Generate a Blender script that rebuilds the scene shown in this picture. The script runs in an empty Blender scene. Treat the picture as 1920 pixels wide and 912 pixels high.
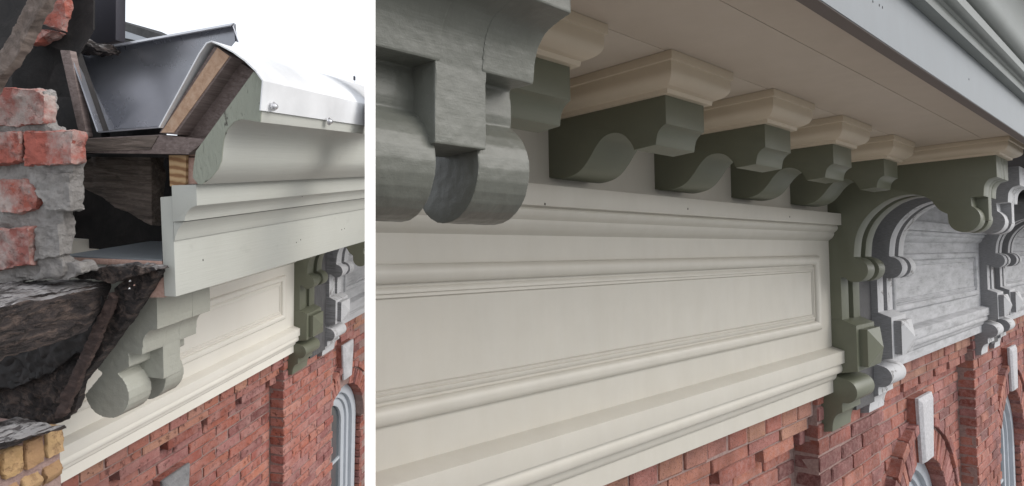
import bpy, bmesh, math, random
from mathutils import Vector, Matrix, noise
random.seed(7)
C = bpy.context.scene.collection
sc = bpy.context.scene

# ---------------------------------------------------------------- camera
F, CX, CY = 1192.0, 960.0, 456.0          # focal length and centre in pixels of the 1920x912 photograph
def ray(x, y): return Vector(((x-CX)/F, (CY-y)/F, 1.0))       # right, up, forward
def axes(uvp, vvp=None, z=None):
    U = ray(*uvp).normalized()
    if vvp:
        V = -ray(*vvp).normalized(); V = (V-U*V.dot(U)).normalized(); Z = V.cross(U)
        if Z.y < 0: Z = -Z
    else:
        Z = Vector(z).normalized(); Z = (Z-U*Z.dot(U)).normalized(); V = U.cross(Z)
        if V.x < 0: V = -V
    return U, V, Z
AR = axes((2230, 465), vvp=(-160, 510))          # long building: along, outward, up
AL = axes((1177, 308), z=(.0515, .99, -.133))    # building with the opened cornice
def w(c): return Vector((c.dot(AR[0]), -c.dot(AR[1]), c.dot(AR[2])))   # camera space -> world
cam = bpy.data.cameras.new('camera'); co = bpy.data.objects.new('camera', cam); C.objects.link(co)
r_, u_, b_ = w(Vector((1,0,0))), w(Vector((0,1,0))), w(Vector((0,0,-1)))
co.matrix_world = Matrix(((r_.x,u_.x,b_.x,0),(r_.y,u_.y,b_.y,0),(r_.z,u_.z,b_.z,0),(0,0,0,1)))
cam.sensor_width = 36; cam.lens = F/1920*36; cam.clip_start = .02; cam.clip_end = 3000
sc.camera = co

# ---------------------------------------------------------------- world, sun, exposure
SUN = w(Vector((.80, .60, -.12))).normalized()      # towards the sun: street side, behind the camera's right shoulder
el = math.asin(SUN.z); az = math.atan2(SUN.x, SUN.y)
world = bpy.data.worlds.new('World'); sc.world = world; world.use_nodes = True
nt = world.node_tree; bg = nt.nodes['Background']
sky = nt.nodes.new('ShaderNodeTexSky'); sky.sky_type = 'NISHITA'; sky.sun_disc = False
sky.sun_elevation = el; sky.sun_rotation = az; sky.dust_density = 4; sky.air_density = 1.0
cl = nt.nodes.new('ShaderNodeMixRGB'); cl.blend_type = 'MIX'; cl.inputs[0].default_value = .80
cl.inputs[2].default_value = (7.6, 7.8, 8.15, 1)      # the closed white cloud layer
nt.links.new(sky.outputs[0], cl.inputs[1]); nt.links.new(cl.outputs[0], bg.inputs[0])
bg.inputs[1].default_value = .12
sun = bpy.data.lights.new('sun', 'SUN'); sun.energy = 1.5; sun.angle = math.radians(48); sun.color = (1, .985, .96)
so = bpy.data.objects.new('sun', sun); C.objects.link(so); so.rotation_euler = SUN.to_track_quat('Z', 'Y').to_euler()
sc.view_settings.view_transform = 'Standard'; sc.view_settings.look = 'None'
sc.view_settings.exposure = .58; sc.view_settings.gamma = 1

# ---------------------------------------------------------------- materials
def S2L(c): return tuple((v/12.92 if v <= .04045 else ((v+.055)/1.055)**2.4) for v in c)
class N:
    def __init__(s, name):
        s.m = bpy.data.materials.new(name); s.m.use_nodes = True; s.t = s.m.node_tree
        s.b = s.t.nodes['Principled BSDF']; s.tc = s.t.nodes.new('ShaderNodeTexCoord')
    def n(s, k, **kw):
        x = s.t.nodes.new(k)
        for a, v in kw.items(): setattr(x, a, v)
        return x
    def l(s, a, b): s.t.links.new(a, b)
    def co(s, scale=(1,1,1), rnd=False):
        mp = s.n('ShaderNodeMapping'); mp.inputs['Scale'].default_value = scale
        s.l(s.tc.outputs['Object'], mp.inputs[0])
        if rnd:
            v = s.n('ShaderNodeVectorMath', operation='ADD'); s.l(mp.outputs[0], v.inputs[0])
            k = s.n('ShaderNodeVectorMath', operation='SCALE'); k.inputs[0].default_value = (37, 19, 53)
            s.l(s.rand(), k.inputs['Scale']); s.l(k.outputs[0], v.inputs[1]); return v.outputs[0]
        return mp.outputs[0]
    def rand(s):
        if not hasattr(s, '_r'):
            o = s.n('ShaderNodeObjectInfo'); g = s.n('ShaderNodeNewGeometry')
            a = s.n('ShaderNodeMath', operation='ADD'); f = s.n('ShaderNodeMath', operation='FRACT')
            s.l(o.outputs['Random'], a.inputs[0]); s.l(g.outputs['Random Per Island'], a.inputs[1]); s.l(a.outputs[0], f.inputs[0])
            s._r = f.outputs[0]
        return s._r
    def noise(s, scale, detail=5, rough=.6, vec=None, dist=0):
        x = s.n('ShaderNodeTexNoise'); x.inputs['Scale'].default_value = scale; x.inputs['Detail'].default_value = detail
        x.inputs['Roughness'].default_value = rough; x.inputs['Distortion'].default_value = dist
        s.l(vec if vec is not None else s.co(), x.inputs['Vector']); return x.outputs['Fac']
    def ramp(s, fac, stops):
        x = s.n('ShaderNodeValToRGB'); e = x.color_ramp.elements
        while len(e) < len(stops): e.new(.5)
        for i, (p, c) in enumerate(stops):
            e[i].position = p; e[i].color = (*c, 1) if len(c) == 3 else c
        s.l(fac, x.inputs[0]); return x.outputs[0]
    def mix(s, fac, a, b, mode='MIX'):
        x = s.n('ShaderNodeMixRGB', blend_type=mode)
        for i, v in ((0, fac), (1, a), (2, b)):
            if isinstance(v, (int, float)): x.inputs[i].default_value = v
            elif isinstance(v, tuple): x.inputs[i].default_value = (*v, 1)
            else: s.l(v, x.inputs[i])
        return x.outputs[0]
    def col(s, c):
        if isinstance(c, tuple): s.b.inputs['Base Color'].default_value = (*c, 1)
        else: s.l(c, s.b.inputs['Base Color'])
    def bump(s, h, strength=.3, dist=.002, prev=None):
        x = s.n('ShaderNodeBump'); x.inputs['Strength'].default_value = strength; x.inputs['Distance'].default_value = dist
        s.l(h, x.inputs['Height'])
        if prev is not None: s.l(prev, x.inputs['Normal'])
        s.l(x.outputs[0], s.b.inputs['Normal']); return x.outputs[0]
    def rough(s, v): s.b.inputs['Roughness'].default_value = v
BW = (0,0,0), (1,1,1)
def paint(name, c, var=.06, rough=.5, bump=.25, lumps=0, grain=(1,30,30), dirt=.12):
    m = N(name); n1 = m.noise(3.5, 6); n2 = m.noise(60, 4)
    a = tuple(x*(1-var) for x in c); b = tuple(min(1, x*(1+var)) for x in c)
    base = m.ramp(n1, [(.3, a), (.7, b)])
    st = m.ramp(m.noise(2.5, 6, .65, vec=m.co((2.6, 2.6, .5))), [(.38, (.975,.97,.96)), (.62, (1,1,1))])
    base = m.mix(1.0, base, st, 'MULTIPLY')
    spots = m.ramp(m.noise(38, 3, .5), [(.66, (0,0,0)), (.74, (1,1,1))])
    base = m.mix(m.mix(1.0, spots, (dirt,)*3, 'MULTIPLY'), base, tuple(x*.45 for x in c))
    m.col(base); m.rough(rough)
    g = m.noise(6, 6, .65, vec=m.co(grain))
    p = m.bump(g, bump, .0015)
    if lumps:
        p = m.bump(m.noise(24, 7, .65, dist=.4), lumps, .008, p)
        p = m.bump(m.ramp(m.noise(110, 3), [(.5, (0,0,0)), (.62, (1,1,1))]), lumps*.6, .0022, p)
    return m.m
SAGE = (.43, .435, .40); CREAM = (.52, .495, .44)  # same paints: left side lightened, right side darkened to carry the light
M = {}
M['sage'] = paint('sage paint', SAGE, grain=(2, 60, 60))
M['sage_dark'] = paint('olive sage paint', (.132, .138, .098), rough=.42)
M['cream_bounce'] = paint('cream cap paint with warm bounce', (.54, .455, .345), var=.03, bump=.08, rough=.5, dirt=.02)  # cream of the caps with warm bounced light put into the colour
M['cream_lit'] = paint('lit cream paint', (.70, .675, .615), var=.03, bump=.12, grain=(1.5, 50, 50), rough=.45, dirt=.05)  # the cream again, lightened for the stronger light on the left
M['shade_strip'] = paint('brownish shade strip paint', (.13, .11, .10), rough=.6, dirt=.02)  # brown underside colour with the fascia's shadow darkened into it
M['sage_thick'] = paint('thick crazed sage paint', (.122, .126, .108), var=.12, lumps=.16, bump=.4, rough=.42)
M['sage_old'] = paint('old sage paint coat', (.34, .342, .30), var=.08, lumps=.15, bump=.4, rough=.5)
M['sage_crown'] = paint('grey sage crown paint', (.20, .215, .205), rough=.4)
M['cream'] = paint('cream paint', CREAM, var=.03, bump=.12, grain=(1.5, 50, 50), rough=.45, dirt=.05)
M['cream_soffit'] = paint('warm cream paint', (.50, .43, .355), var=.03, bump=.08, rough=.55, dirt=.02)
M['fascia_pale'] = paint('pale fascia paint', (.20, .218, .235), var=.03, bump=.1, rough=.4, dirt=.02)
M['white'] = paint('white paint', (.93, .93, .93), var=.005, bump=.0, dirt=0)

def weathered():
    m = N('flaking white paint'); v = m.co((3, 40, 40))
    n = m.noise(3, 8, .75, vec=m.co((.5,2,2))); cr = m.noise(2.2, 9, .8, vec=m.co((.5,14,14)), dist=.2)
    a = m.ramp(n, [(.34, (.27,.27,.275)), (.46, (.39,.39,.40)), (.62, (.49,.49,.505))])
    k = m.ramp(cr, [(.34, (1,1,1)), (.40, (0,0,0))])
    m.col(m.mix(k, a, (.15,.145,.145))); m.rough(.75); m.bump(cr, .6, .004); return m.m
M['weathered'] = weathered()
def graywood():
    m = N('bare grey wood'); v = m.co((60, 5, 60))
    wv = m.noise(3, 8, .7, vec=v)
    m.col(m.ramp(wv, [(.3, (.12,.115,.115)), (.55, (.22,.215,.22)), (.8, (.30,.295,.305))])); m.rough(.85); m.bump(wv, .7, .004); return m.m
M['graywood'] = graywood()
def stripped():
    # bare grey boards on the sides, flaking white paint left on the front edges
    m = N('half stripped bracket wood'); wv = m.noise(3, 8, .7, vec=m.co((60,5,60))); cr = m.noise(5, 9, .75, dist=.5)
    a = m.ramp(wv, [(.3, (.16,.157,.16)), (.55, (.26,.258,.265)), (.8, (.34,.337,.345))])
    b = m.mix(m.ramp(cr, [(.38, (1,1,1)), (.44, (0,0,0))]), (.50,.50,.51), (.20,.19,.185))
    sp = m.n('ShaderNodeSeparateXYZ'); m.l(m.tc.outputs['Normal'], sp.inputs[0])
    ab = m.n('ShaderNodeMath', operation='ABSOLUTE'); m.l(sp.outputs['X'], ab.inputs[0])
    m.col(m.mix(m.ramp(ab.outputs[0], [(.5, (0,0,0)), (.8, (1,1,1))]), b, a)); m.rough(.8)
    p = m.bump(wv, .5, .006); m.bump(cr, .5, .006, p); return m.m
M['stripped'] = stripped()
def brickm(name, cols, soot=.45, pale=.35, pc=(.44,.235,.21)):
    m = N(name); base = m.ramp(m.rand(), cols); m.t.nodes[-1]
    v = m.co((1,1,1), True)
    bl = m.ramp(m.noise(16, 8, .75, vec=v), [(.42, (0,0,0)), (.60, (1,1,1))])
    base = m.mix(m.mix(1.0, bl, (pale,)*3, 'MULTIPLY'), base, pc)
    pit = m.ramp(m.noise(70, 4, .6, vec=v), [(.56, (0,0,0)), (.66, (1,1,1))])
    base = m.mix(m.mix(1.0, pit, (soot,)*3, 'MULTIPLY'), base, (.09,.03,.025))
    gp = m.n('ShaderNodeNewGeometry'); big = m.ramp(m.noise(1.4, 6, .65, vec=gp.outputs['Position']), [(.36, (.62,.60,.60)), (.58, (1,1,1))])
    base = m.mix(1.0, base, big, 'MULTIPLY')
    m.col(base); m.rough(.88)
    p = m.bump(m.noise(45, 7, .7, vec=v), .8, .006); m.bump(pit, .5, -.004, p); return m.m
M['brick'] = brickm('red brick', [(0, (.20,.055,.042)), (.2, (.36,.115,.075)), (.4, (.28,.085,.07)), (.6, (.40,.15,.095)), (.8, (.31,.125,.115)), (1, (.16,.055,.05))], soot=.6, pale=.55, pc=(.43,.25,.225))
M['brick_orange'] = brickm('orange salmon brick', [(0, (.30,.10,.075)), (.3, (.38,.15,.10)), (.55, (.40,.22,.145)), (.8, (.30,.11,.095)), (1, (.36,.18,.12))], soot=.75, pale=.35)
M['brick_yellow'] = brickm('yellow glazed brick', [(0, (.42,.27,.12)), (.5, (.50,.34,.17)), (1, (.34,.20,.10))], soot=.3, pale=.15)
M['brick_old'] = brickm('old pier brick', [(0, (.30,.085,.06)), (.5, (.36,.10,.075)), (1, (.26,.09,.075))], soot=.3, pale=.9, pc=(.40,.345,.32))
def mortar(name, a, b, bs=.8):
    m = N(name); n = m.noise(22, 8, .75)
    m.col(m.ramp(n, [(.3, a), (.7, b)])); m.rough(.95); p = m.bump(n, bs, .012); m.bump(m.noise(90, 5, .7), bs, .003, p); return m.m
M['mortar'] = mortar('mortar', (.21,.13,.115), (.35,.25,.225))
M['mortar_grey'] = mortar('grey lime mortar', (.20,.185,.175), (.42,.40,.385), 1.0)
def wood(name, dark, mid, light, scale=(4,50,50), rough=.8, bs=.5, rings=False):
    m = N(name)
    if rings:
        wv = m.n('ShaderNodeTexWave', wave_type='RINGS', rings_direction='X'); wv.inputs['Scale'].default_value = 30
        wv.inputs['Distortion'].default_value = 3; wv.inputs['Detail'].default_value = 3; m.l(m.co(), wv.inputs[0]); f = wv.outputs['Fac']
        f = m.mix(.45, f, m.noise(80, 4))
    else: f = m.noise(4, 8, .7, vec=m.co(scale), dist=.6)
    m.col(m.ramp(f, [(.3, dark), (.5, mid), (.72, light)])); m.rough(rough); m.bump(f, bs, .003); return m.m
M['new_wood'] = wood('fresh sawn wood', (.33,.20,.125), (.44,.29,.20), (.52,.38,.28), scale=(30,30,30), bs=.2)
M['pine_end'] = wood('pine end grain', (.25,.13,.06), (.42,.26,.13), (.50,.34,.19), rings=True, bs=.3)
M['pink_wood'] = wood('primed pink wood', (.34,.20,.16), (.45,.29,.24), (.50,.34,.29), bs=.15)
M['brown_board'] = wood('brown stained board', (.10,.074,.068), (.17,.13,.12), (.25,.20,.19), scale=(4, 30, 60), bs=.4)
M['old_wood'] = wood('old dark rafter wood', (.04,.030,.025), (.11,.085,.070), (.22,.175,.15), scale=(50, 4, 50), bs=.9)
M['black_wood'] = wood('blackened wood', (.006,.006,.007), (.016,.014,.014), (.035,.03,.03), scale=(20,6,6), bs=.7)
def endcrack():
    m = N('painted cracked end grain'); v = m.co((1, 30, 8))
    f = m.noise(4, 6, .6, vec=v, dist=1.2); k = m.ramp(f, [(.33, (1,1,1)), (.38, (0,0,0))])
    m.col(m.mix(k, (.27,.285,.235), (.06,.055,.045))); m.rough(.7); m.bump(f, .6, .004); return m.m
M['end_crack'] = endcrack()
def rotten():
    m = N('charred rotten wood'); v = m.co((5, 14, 22)); f = m.noise(3, 9, .75, vec=v, dist=1.0); g = m.noise(9, 8, .7)
    base = m.ramp(f, [(.34, (.008,.007,.008)), (.5, (.034,.025,.024)), (.62, (.12,.085,.07))])
    geo = m.n('ShaderNodeNewGeometry'); sp = m.n('ShaderNodeSeparateXYZ'); m.l(geo.outputs['Normal'], sp.inputs[0])
    # lime dust lies on what faces up
    up = m.ramp(sp.outputs['Z'], [(.45, (0,0,0)), (.85, (1,1,1))])
    dust = m.mix(1.0, m.ramp(g, [(.42, (0,0,0)), (.55, (1,1,1))]), up, 'MULTIPLY')
    base = m.mix(dust, base, (.40,.385,.385))
    ck = m.ramp(m.noise(3, 7, .7, vec=m.co((7, 22, 30)), dist=.8), [(.40, (0,0,0)), (.46, (1,1,1))]); base = m.mix(1.0, base, m.ramp(ck, [(0, (.25,.22,.22)), (1, (1,1,1))]), 'MULTIPLY')
    fl = m.ramp(m.noise(60, 4, .6), [(.70, (0,0,0)), (.74, (1,1,1))])
    base = m.mix(m.mix(1.0, fl, (.5,)*3, 'MULTIPLY'), base, (.35,.31,.27))
    m.col(base); m.rough(.72); p = m.bump(f, 1.0, .012); p = m.bump(ck, 1.0, .006, p); m.bump(g, .7, .008, p); return m.m
M['rotten'] = rotten()
M['brown_rot'] = wood('rotten brown edge', (.018,.010,.009), (.045,.027,.023), (.10,.065,.055), scale=(14,14,40), bs=1.0)
M['old_grey'] = wood('old grey board', (.05,.048,.048), (.085,.083,.085), (.13,.128,.13), scale=(50,5,5), bs=.5)
def metal(name, c, rough=.35, met=.85):
    m = N(name); n = m.noise(7, 6, .65)
    m.col(m.ramp(n, [(.3, tuple(x*.8 for x in c)), (.7, c)])); m.b.inputs['Metallic'].default_value = met
    r = m.ramp(m.noise(12, 6), [(.3, (rough*.8,)*3), (.7, (rough*1.3,)*3)]); m.l(r, m.b.inputs['Roughness']); m.bump(m.noise(4, 3), .12, .006); return m.m
M['zinc'] = metal('galvanised sheet', (.36,.37,.405), .30, .65)
M['drip'] = metal('bright drip edge', (.84,.85,.87), .45, .35)
M['bolt'] = metal('steel bolt', (.7,.7,.72), .25)
M['slate'] = metal('dull slate grey sheet', (.045,.043,.055), .5, .3)
M['stone'] = mortar('pale keystone', (.36,.355,.365), (.60,.59,.61), .35)
M['stone_dirty'] = mortar('grimy stone', (.12,.12,.125), (.26,.26,.265), .4)
M['frame'] = paint('pale grey window paint', (.45,.48,.52), var=.08, bump=.3)
def glass():
    m = N('dark window glass'); m.col(m.ramp(m.noise(2, 3), [(.3, (.035,.04,.045)), (.7, (.10,.115,.125))]))
    m.rough(.12); m.b.inputs['Specular IOR Level'].default_value = .7; m.bump(m.noise(3, 2), .08, .01); return m.m
M['glass'] = glass()
M['ground'] = mortar('street asphalt', (.20,.20,.195), (.28,.28,.27), .3)
M['roofing'] = mortar('flat roof felt', (.06,.06,.06), (.12,.12,.12), .3)

# ---------------------------------------------------------------- frames and mesh helpers
class Fr:
    """design coordinates: u along the wall, v outward, z up; local axes X=u, Y=-v, Z=z"""
    def __init__(s, A, scale, off=(0,0,0), side=1, su=1.0):
        U, V, Z = (w(a) for a in A); V = -V
        s.rot = Matrix(((U.x,V.x,Z.x),(U.y,V.y,Z.y),(U.z,V.z,Z.z))); s.A = A; s.s = scale; s.o = off; s.side = side; s.su = su
    def P(s, p):
        return Vector((s.s*s.su*(p[0]+s.o[0]), -s.s*(p[1]+s.o[1]), s.s*(p[2]+s.o[2])))
    def W(s, p): return s.rot @ s.P(p)
    def px(s, p):
        q = co.matrix_world.transposed().to_3x3() @ s.W(p); d = -q.z
        if d < .02: return None
        return CX+F*q.x/d, CY-F*q.y/d
def on(fr, x, y, ax, c):
    """the point seen at pixel (x,y) on a plane of constant u, v or z, in design units"""
    r = ray(x, y); l = [r.dot(a) for a in fr.A]; k = fr.s
    off = fr.o
    t = (c+off[ax])*k/l[ax]
    return (l[0]*t/k-off[0], l[1]*t/k-off[1], l[2]*t/k-off[2])
R = Fr(AR, 3.0, side=1)                                   # long building
LT = Fr(AL, .5, side=-1)                                  # opened cornice, traced part
LD = Fr(AL, .5*.833, off=(1.135, -1.12, -.818), side=-1)       # the same design as the long building
DIV = w(Vector((F, 0, 266.0))).normalized()               # normal of the upright plane between the two places

class MB:
    def __init__(s): s.v = []; s.f = []
    def add(s, vs, fs):
        k = len(s.v); s.v += [tuple(x) for x in vs]; s.f += [tuple(i+k for i in f) for f in fs]; return s
    def box(s, u0, u1, v0, v1, z0, z1):
        return s.add([(a,b,c) for a in (u0,u1) for b in (v0,v1) for c in (z0,z1)],
                     [(0,1,3,2),(4,6,7,5),(0,4,5,1),(2,3,7,6),(0,2,6,4),(1,5,7,3)])
    def prism(s, pts, u0, u1, ax=0):
        n = len(pts)
        def mk(p, c):
            q = list(p); q.insert(ax, c); return tuple(q)
        return s.add([mk(p, u0) for p in pts]+[mk(p, u1) for p in pts],
                     [tuple(range(n)), tuple(range(2*n-1, n-1, -1))]+[(i, (i+1) % n, (i+1) % n+n, i+n) for i in range(n)])
    def hexa(s, a, b):      # two quads, near and far
        return s.add(list(a)+list(b), [(0,1,2,3),(7,6,5,4),(0,1,5,4),(1,2,6,5),(2,3,7,6),(3,0,4,7)])
    def rings(s, rs):       # closed stack of equal point rings
        n = len(rs[0]); vs = [p for r in rs for p in r]; fs = [tuple(range(n)), tuple(range(len(vs)-1, len(vs)-n-1, -1))]
        for j in range(len(rs)-1):
            fs += [(j*n+i, j*n+(i+1) % n, (j+1)*n+(i+1) % n, (j+1)*n+i) for i in range(n)]
        return s.add(vs, fs)
def tag(o, label=None, cat=None, group=None, kind=None):
    for k, v in (('label', label), ('category', cat), ('group', group), ('kind', kind)):
        if v: o[k] = v
    return o
def thing(name, fr, p0, label, cat, group=None):
    o = bpy.data.objects.new(name, None); C.objects.link(o); o.empty_display_size = .05
    o.matrix_world = Matrix.Translation(fr.W(p0)) @ fr.rot.to_4x4()
    o['_p0'] = tuple(fr.P(p0)); return tag(o, label, cat, group)
def finish(bm, m, name, ang=32):
    bmesh.ops.recalc_face_normals(bm, faces=bm.faces)
    for f in bm.faces: f.smooth = True
    for e in bm.edges:
        e.smooth = len(e.link_faces) == 2 and e.calc_face_angle(9) < math.radians(ang)
    me = bpy.data.meshes.new(name); bm.to_mesh(me); bm.free(); me.materials.append(m); return me
def rough_up(bm, vox, amp, freq, seed=0.0):
    """remesh finely, then push the surface about with noise"""
    me = bpy.data.meshes.new('tmp'); bm.to_mesh(me); o = bpy.data.objects.new('tmp', me); C.objects.link(o)
    md = o.modifiers.new('r', 'REMESH'); md.mode = 'VOXEL'; md.voxel_size = vox; md.adaptivity = 0
    dg = bpy.context.evaluated_depsgraph_get(); ev = o.evaluated_get(dg); m2 = bpy.data.meshes.new_from_object(ev)
    bpy.data.objects.remove(o); bm.clear(); bm.from_mesh(m2); bpy.data.meshes.remove(m2); bpy.data.meshes.remove(me)
    bm.normal_update(); d = []
    for v in bm.verts:
        q = v.co*freq+Vector((seed, seed*1.7, seed*.3))
        x = Vector(noise.noise_vector(q))*amp+v.normal*(noise.turbulence(q*3, 4, False)-.5)*amp*.9
        x += v.normal*amp*.25*noise.noise(q*6)
        d.append(x)
    for v, x in zip(bm.verts, d): v.co += x
def cut(bm, mw, side):
    pc = [mw @ v.co for v in bm.verts]
    if not pc: return False
    ds = [p.dot(DIV)*side for p in pc]
    if min(ds) > -1e-6: return True
    if max(ds) <= 0: return False
    inv = mw.inverted(); no = (inv.to_3x3() @ DIV).normalized()*side
    r = bmesh.ops.bisect_plane(bm, geom=bm.verts[:]+bm.edges[:]+bm.faces[:], plane_co=inv @ Vector((0,0,0)), plane_no=no, clear_inner=True)
    ed = [e for e in r['geom_cut'] if isinstance(e, bmesh.types.BMEdge)]
    try: bmesh.ops.holes_fill(bm, edges=ed)
    except Exception: pass
    return True
def part(name, mb, mat, parent, fr, bevel=0, rough=None, label=None, kind=None, ang=32, root=None):
    root = root or (parent if '_p0' in parent else parent.parent)
    p0 = Vector(root['_p0']); bm = bmesh.new()
    vs = [bm.verts.new(fr.P(p)-p0) for p in mb.v]
    for f in mb.f:
        try: bm.faces.new([vs[i] for i in f])
        except ValueError: pass
    bmesh.ops.recalc_face_normals(bm, faces=bm.faces)
    if rough: rough_up(bm, *rough)
    if bevel:
        es = [e for e in bm.edges if len(e.link_faces) == 2 and e.calc_face_angle(0) > math.radians(38)]
        bmesh.ops.bevel(bm, geom=es, offset=bevel, segments=2, profile=.6, affect='EDGES', clamp_overlap=True)
    bmesh.ops.remove_doubles(bm, verts=bm.verts, dist=1e-6)
    if not cut(bm, root.matrix_world, fr.side): bm.free(); return None
    o = bpy.data.objects.new(name, finish(bm, mat if not isinstance(mat, str) else M[mat], name, ang)); C.objects.link(o); o.parent = parent
    if kind: o['kind'] = kind
    if label: o['label'] = label
    return o
def arc(cx, cz, r, a0, a1, n):
    return [(cx+r*math.cos(math.radians(a0+(a1-a0)*i/n)), cz+r*math.sin(math.radians(a0+(a1-a0)*i/n))) for i in range(n+1)]
def smooth(pts, n=4):
    """Catmull-Rom through an open run of points"""
    out = []
    for i in range(len(pts)-1):
        p0 = pts[max(i-1, 0)]; p1 = pts[i]; p2 = pts[i+1]; p3 = pts[min(i+2, len(pts)-1)]
        for k in range(n):
            t = k/n
            out.append(tuple(.5*((2*b)+(-a+c)*t+(2*a-5*b+4*c-d)*t*t+(-a+3*b-3*c+d)*t**3) for a, b, c, d in zip(p0, p1, p2, p3)))
    return out+[pts[-1]]

# ---------------------------------------------------------------- ground and far things
def plain(name, mb, mat, loc=(0,0,0)):
    me = bpy.data.meshes.new(name); me.from_pydata(mb.v, [], mb.f); me.materials.append(M[mat]); o = bpy.data.objects.new(name, me); C.objects.link(o); o.location = loc; return o
g = plain('ground', MB().add([(-900,-900,-9),(900,-900,-9),(900,900,-9),(-900,900,-9)], [(0,1,2,3)]), 'ground'); g['kind'] = 'structure'

# added white strip for the border between the two views, angled to catch sun
pd = 1.05
def cp(x, y, d): return w(ray(x, y)*d)
pv = []
for yy in (-3000, 3400):
    for (x, d) in ((684, pd), (704, pd*1.04), (703.4, pd*1.05), (684.8, pd*1.05)): pv.append(cp(x, yy, d))
me = bpy.data.meshes.new('border_strip'); me.from_pydata(pv, [], [(3,2,1,0),(4,5,6,7),(0,1,5,4),(1,2,6,5),(2,3,7,6),(3,0,4,7)]); me.materials.append(M['white'])
o = bpy.data.objects.new('border_strip', me); C.objects.link(o)
tag(o, 'added upright white strip for the border between the two views', 'board')

# ---------------------------------------------------------------- ornament profiles (v, z)
def ring_rect(u0, u1, vb, vf, prof):
    return [[(u0-o, vb, z), (u0-o, vf+o, z), (u1+o, vf+o, z), (u1+o, vb, z)] for o, z in prof]
def crown_prof(z0, z1, o=.045):
    h = z1-z0
    return [(0, z0), (.012, z0), (.0135, z0+.12*h)]+smooth([(.0135,z0+.12*h),(.022,z0+.17*h),(.033,z0+.27*h),(.0395,z0+.42*h),(.0405,z0+.60*h),(.0405,z0+.74*h)],3)[1:]+[(o, z0+.76*h), (o, z1)]
TOPF = [(-.443,.331), (-.443,.256), (-.464,.251)]+smooth([(-.464,.251),(-.473,.241),(-.4795,.225),(-.482,.193)])[1:]
TOPN = [(-.425,.331), (-.425,.252), (-.440,.249)]+smooth([(-.440,.249),(-.461,.241),(-.475,.222),(-.481,.190)])[1:]
def plate_outline(top=.331, vb=-1.0, near=False):
    T = TOPN if near == 1 else TOPF
    p = [(vb, top), (T[0][0], top)]+T[1:]
    p += [(-.519,.192), (-.517,.160)]
    p += arc(-.580, .090, .060, 60, -170, 14) if near == 2 else arc(-.546, .098, .057, 62, -170, 18) if near else arc(-.541, .118, .048, 50, -165, 16)
    p += smooth([(-.590,.138),(-.611,.151),(-.627,.172),(-.640,.192),(-.665,.209),(-.703,.218),(-.748,.214),(-.795,.196),(-.842,.160),(-.877,.115),(-.899,.060),(-.907,-.011)], 4)
    p += arc(-.905, -.063, .048, 84, -140, 16)
    p += [(-.958,-.091), (-.958,-.262)]
    return p
def mid_outline(top=.331, vb=-1.0, near=False):
    T = TOPN if near == 1 else TOPF
    p = [(vb, top), (T[0][0]-.0002, top)]+[(a-.0008, b) for a, b in T[1:]]
    p += [(-.4835,.112), (-.545,.112), (-.566,.140)]
    p += smooth([(-.600,.172),(-.622,.195),(-.640,.213),(-.665,.229),(-.703,.238),(-.754,.234),(-.806,.213),(-.857,.173),(-.893,.123),(-.918,.063),(-.926,-.011)], 4)
    p += arc(-.905, -.063, .034, 120, -140, 14)
    p += [(-.976,-.095), (-.976,-.262)]
    return p
LOW = [(-.957,-.262), (-.906,-.282), (-.906,-.462), (-.962,-.473)]
LOWR = arc(-.958, -.546, .047, 82, -100, 14)+[(-.969,-.604), (-.968,-.631)]+smooth([(-.968,-.631),(-.985,-.640),(-.998,-.656),(-1.006,-.682),(-1.009,-.714)])[1:]+[(-1.05,-.722)]
def bracket(fr, u, label, mat='sage_dark', front=None, crown='cream_bounce', group='large scrolled brackets', top=.331, bevel=.0015, lower=True, wd=.204, vb=-1.0, near=False, rough=None):
    t = thing('scroll_bracket', fr, (u, -1, .33), label, 'bracket', group)
    a, b = u+.078*wd/.204, u+.130*wd/.204
    tail = [(-1.05,-.262)] if lower else [(-1.0,-.262)]
    part('side_plate', MB().prism(plate_outline(top, vb, near)+tail, u, a), mat, t, fr, bevel, rough=rough)
    part('side_plate', MB().prism(plate_outline(top, vb, near)+tail, b, u+wd), mat, t, fr, bevel, rough=rough)
    e = .006 if rough else 0
    part('centre_plate', MB().prism(mid_outline(top, vb, near)+tail, a-e, b+e), mat, t, fr, bevel, rough=rough)
    if lower:
        part('lower_block', MB().prism([(-1.05,-.2625)]+LOW+[(-1.05,-.473)], u-.0008, u+wd+.0008), mat, t, fr, bevel)
        part('roll', MB().prism([(-1.05,-.4735)]+LOWR, u+.0006, u+wd-.0006), mat, t, fr, bevel)
        d = MB(); u0, u1, z0, z1, v0, v1 = u+.028, u+wd-.028, -.445, -.298, -.9065, -.876
        d.add([(u0,v0,z0),(u1,v0,z0),(u1,v0,z1),(u0,v0,z1),(u0,v1,z0),(u1,v1,z0),(u1,v1,z1),(u0,v1,z1),((u0+u1)/2,v1+.034,(z0+z1)/2)],
              [(0,1,2,3),(0,1,5,4),(1,2,6,5),(2,3,7,6),(3,0,4,7),(4,5,8),(5,6,8),(6,7,8),(7,4,8)])
        part('diamond_boss', d, mat, t, fr, 0, ang=10)
    if crown:
        part('crown_moulding', MB().rings(ring_rect(u, u+wd, -1, -.443, crown_prof(top, .3845))), crown, t, fr, .001)
    return t
MODP = [(-1.0,.316), (-.686,.316), (-.686,.260)]+smooth([(-.686,.260),(-.697,.254),(-.706,.243),(-.7105,.222)])[1:]+[(-.762,.219)]+smooth([(-.762,.219),(-.770,.235),(-.788,.254),(-.812,.262),(-.838,.258),(-.860,.241),(-.880,.217),(-.903,.196),(-.931,.185),(-.968,.182),(-1.0,.189)], 4)
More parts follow.
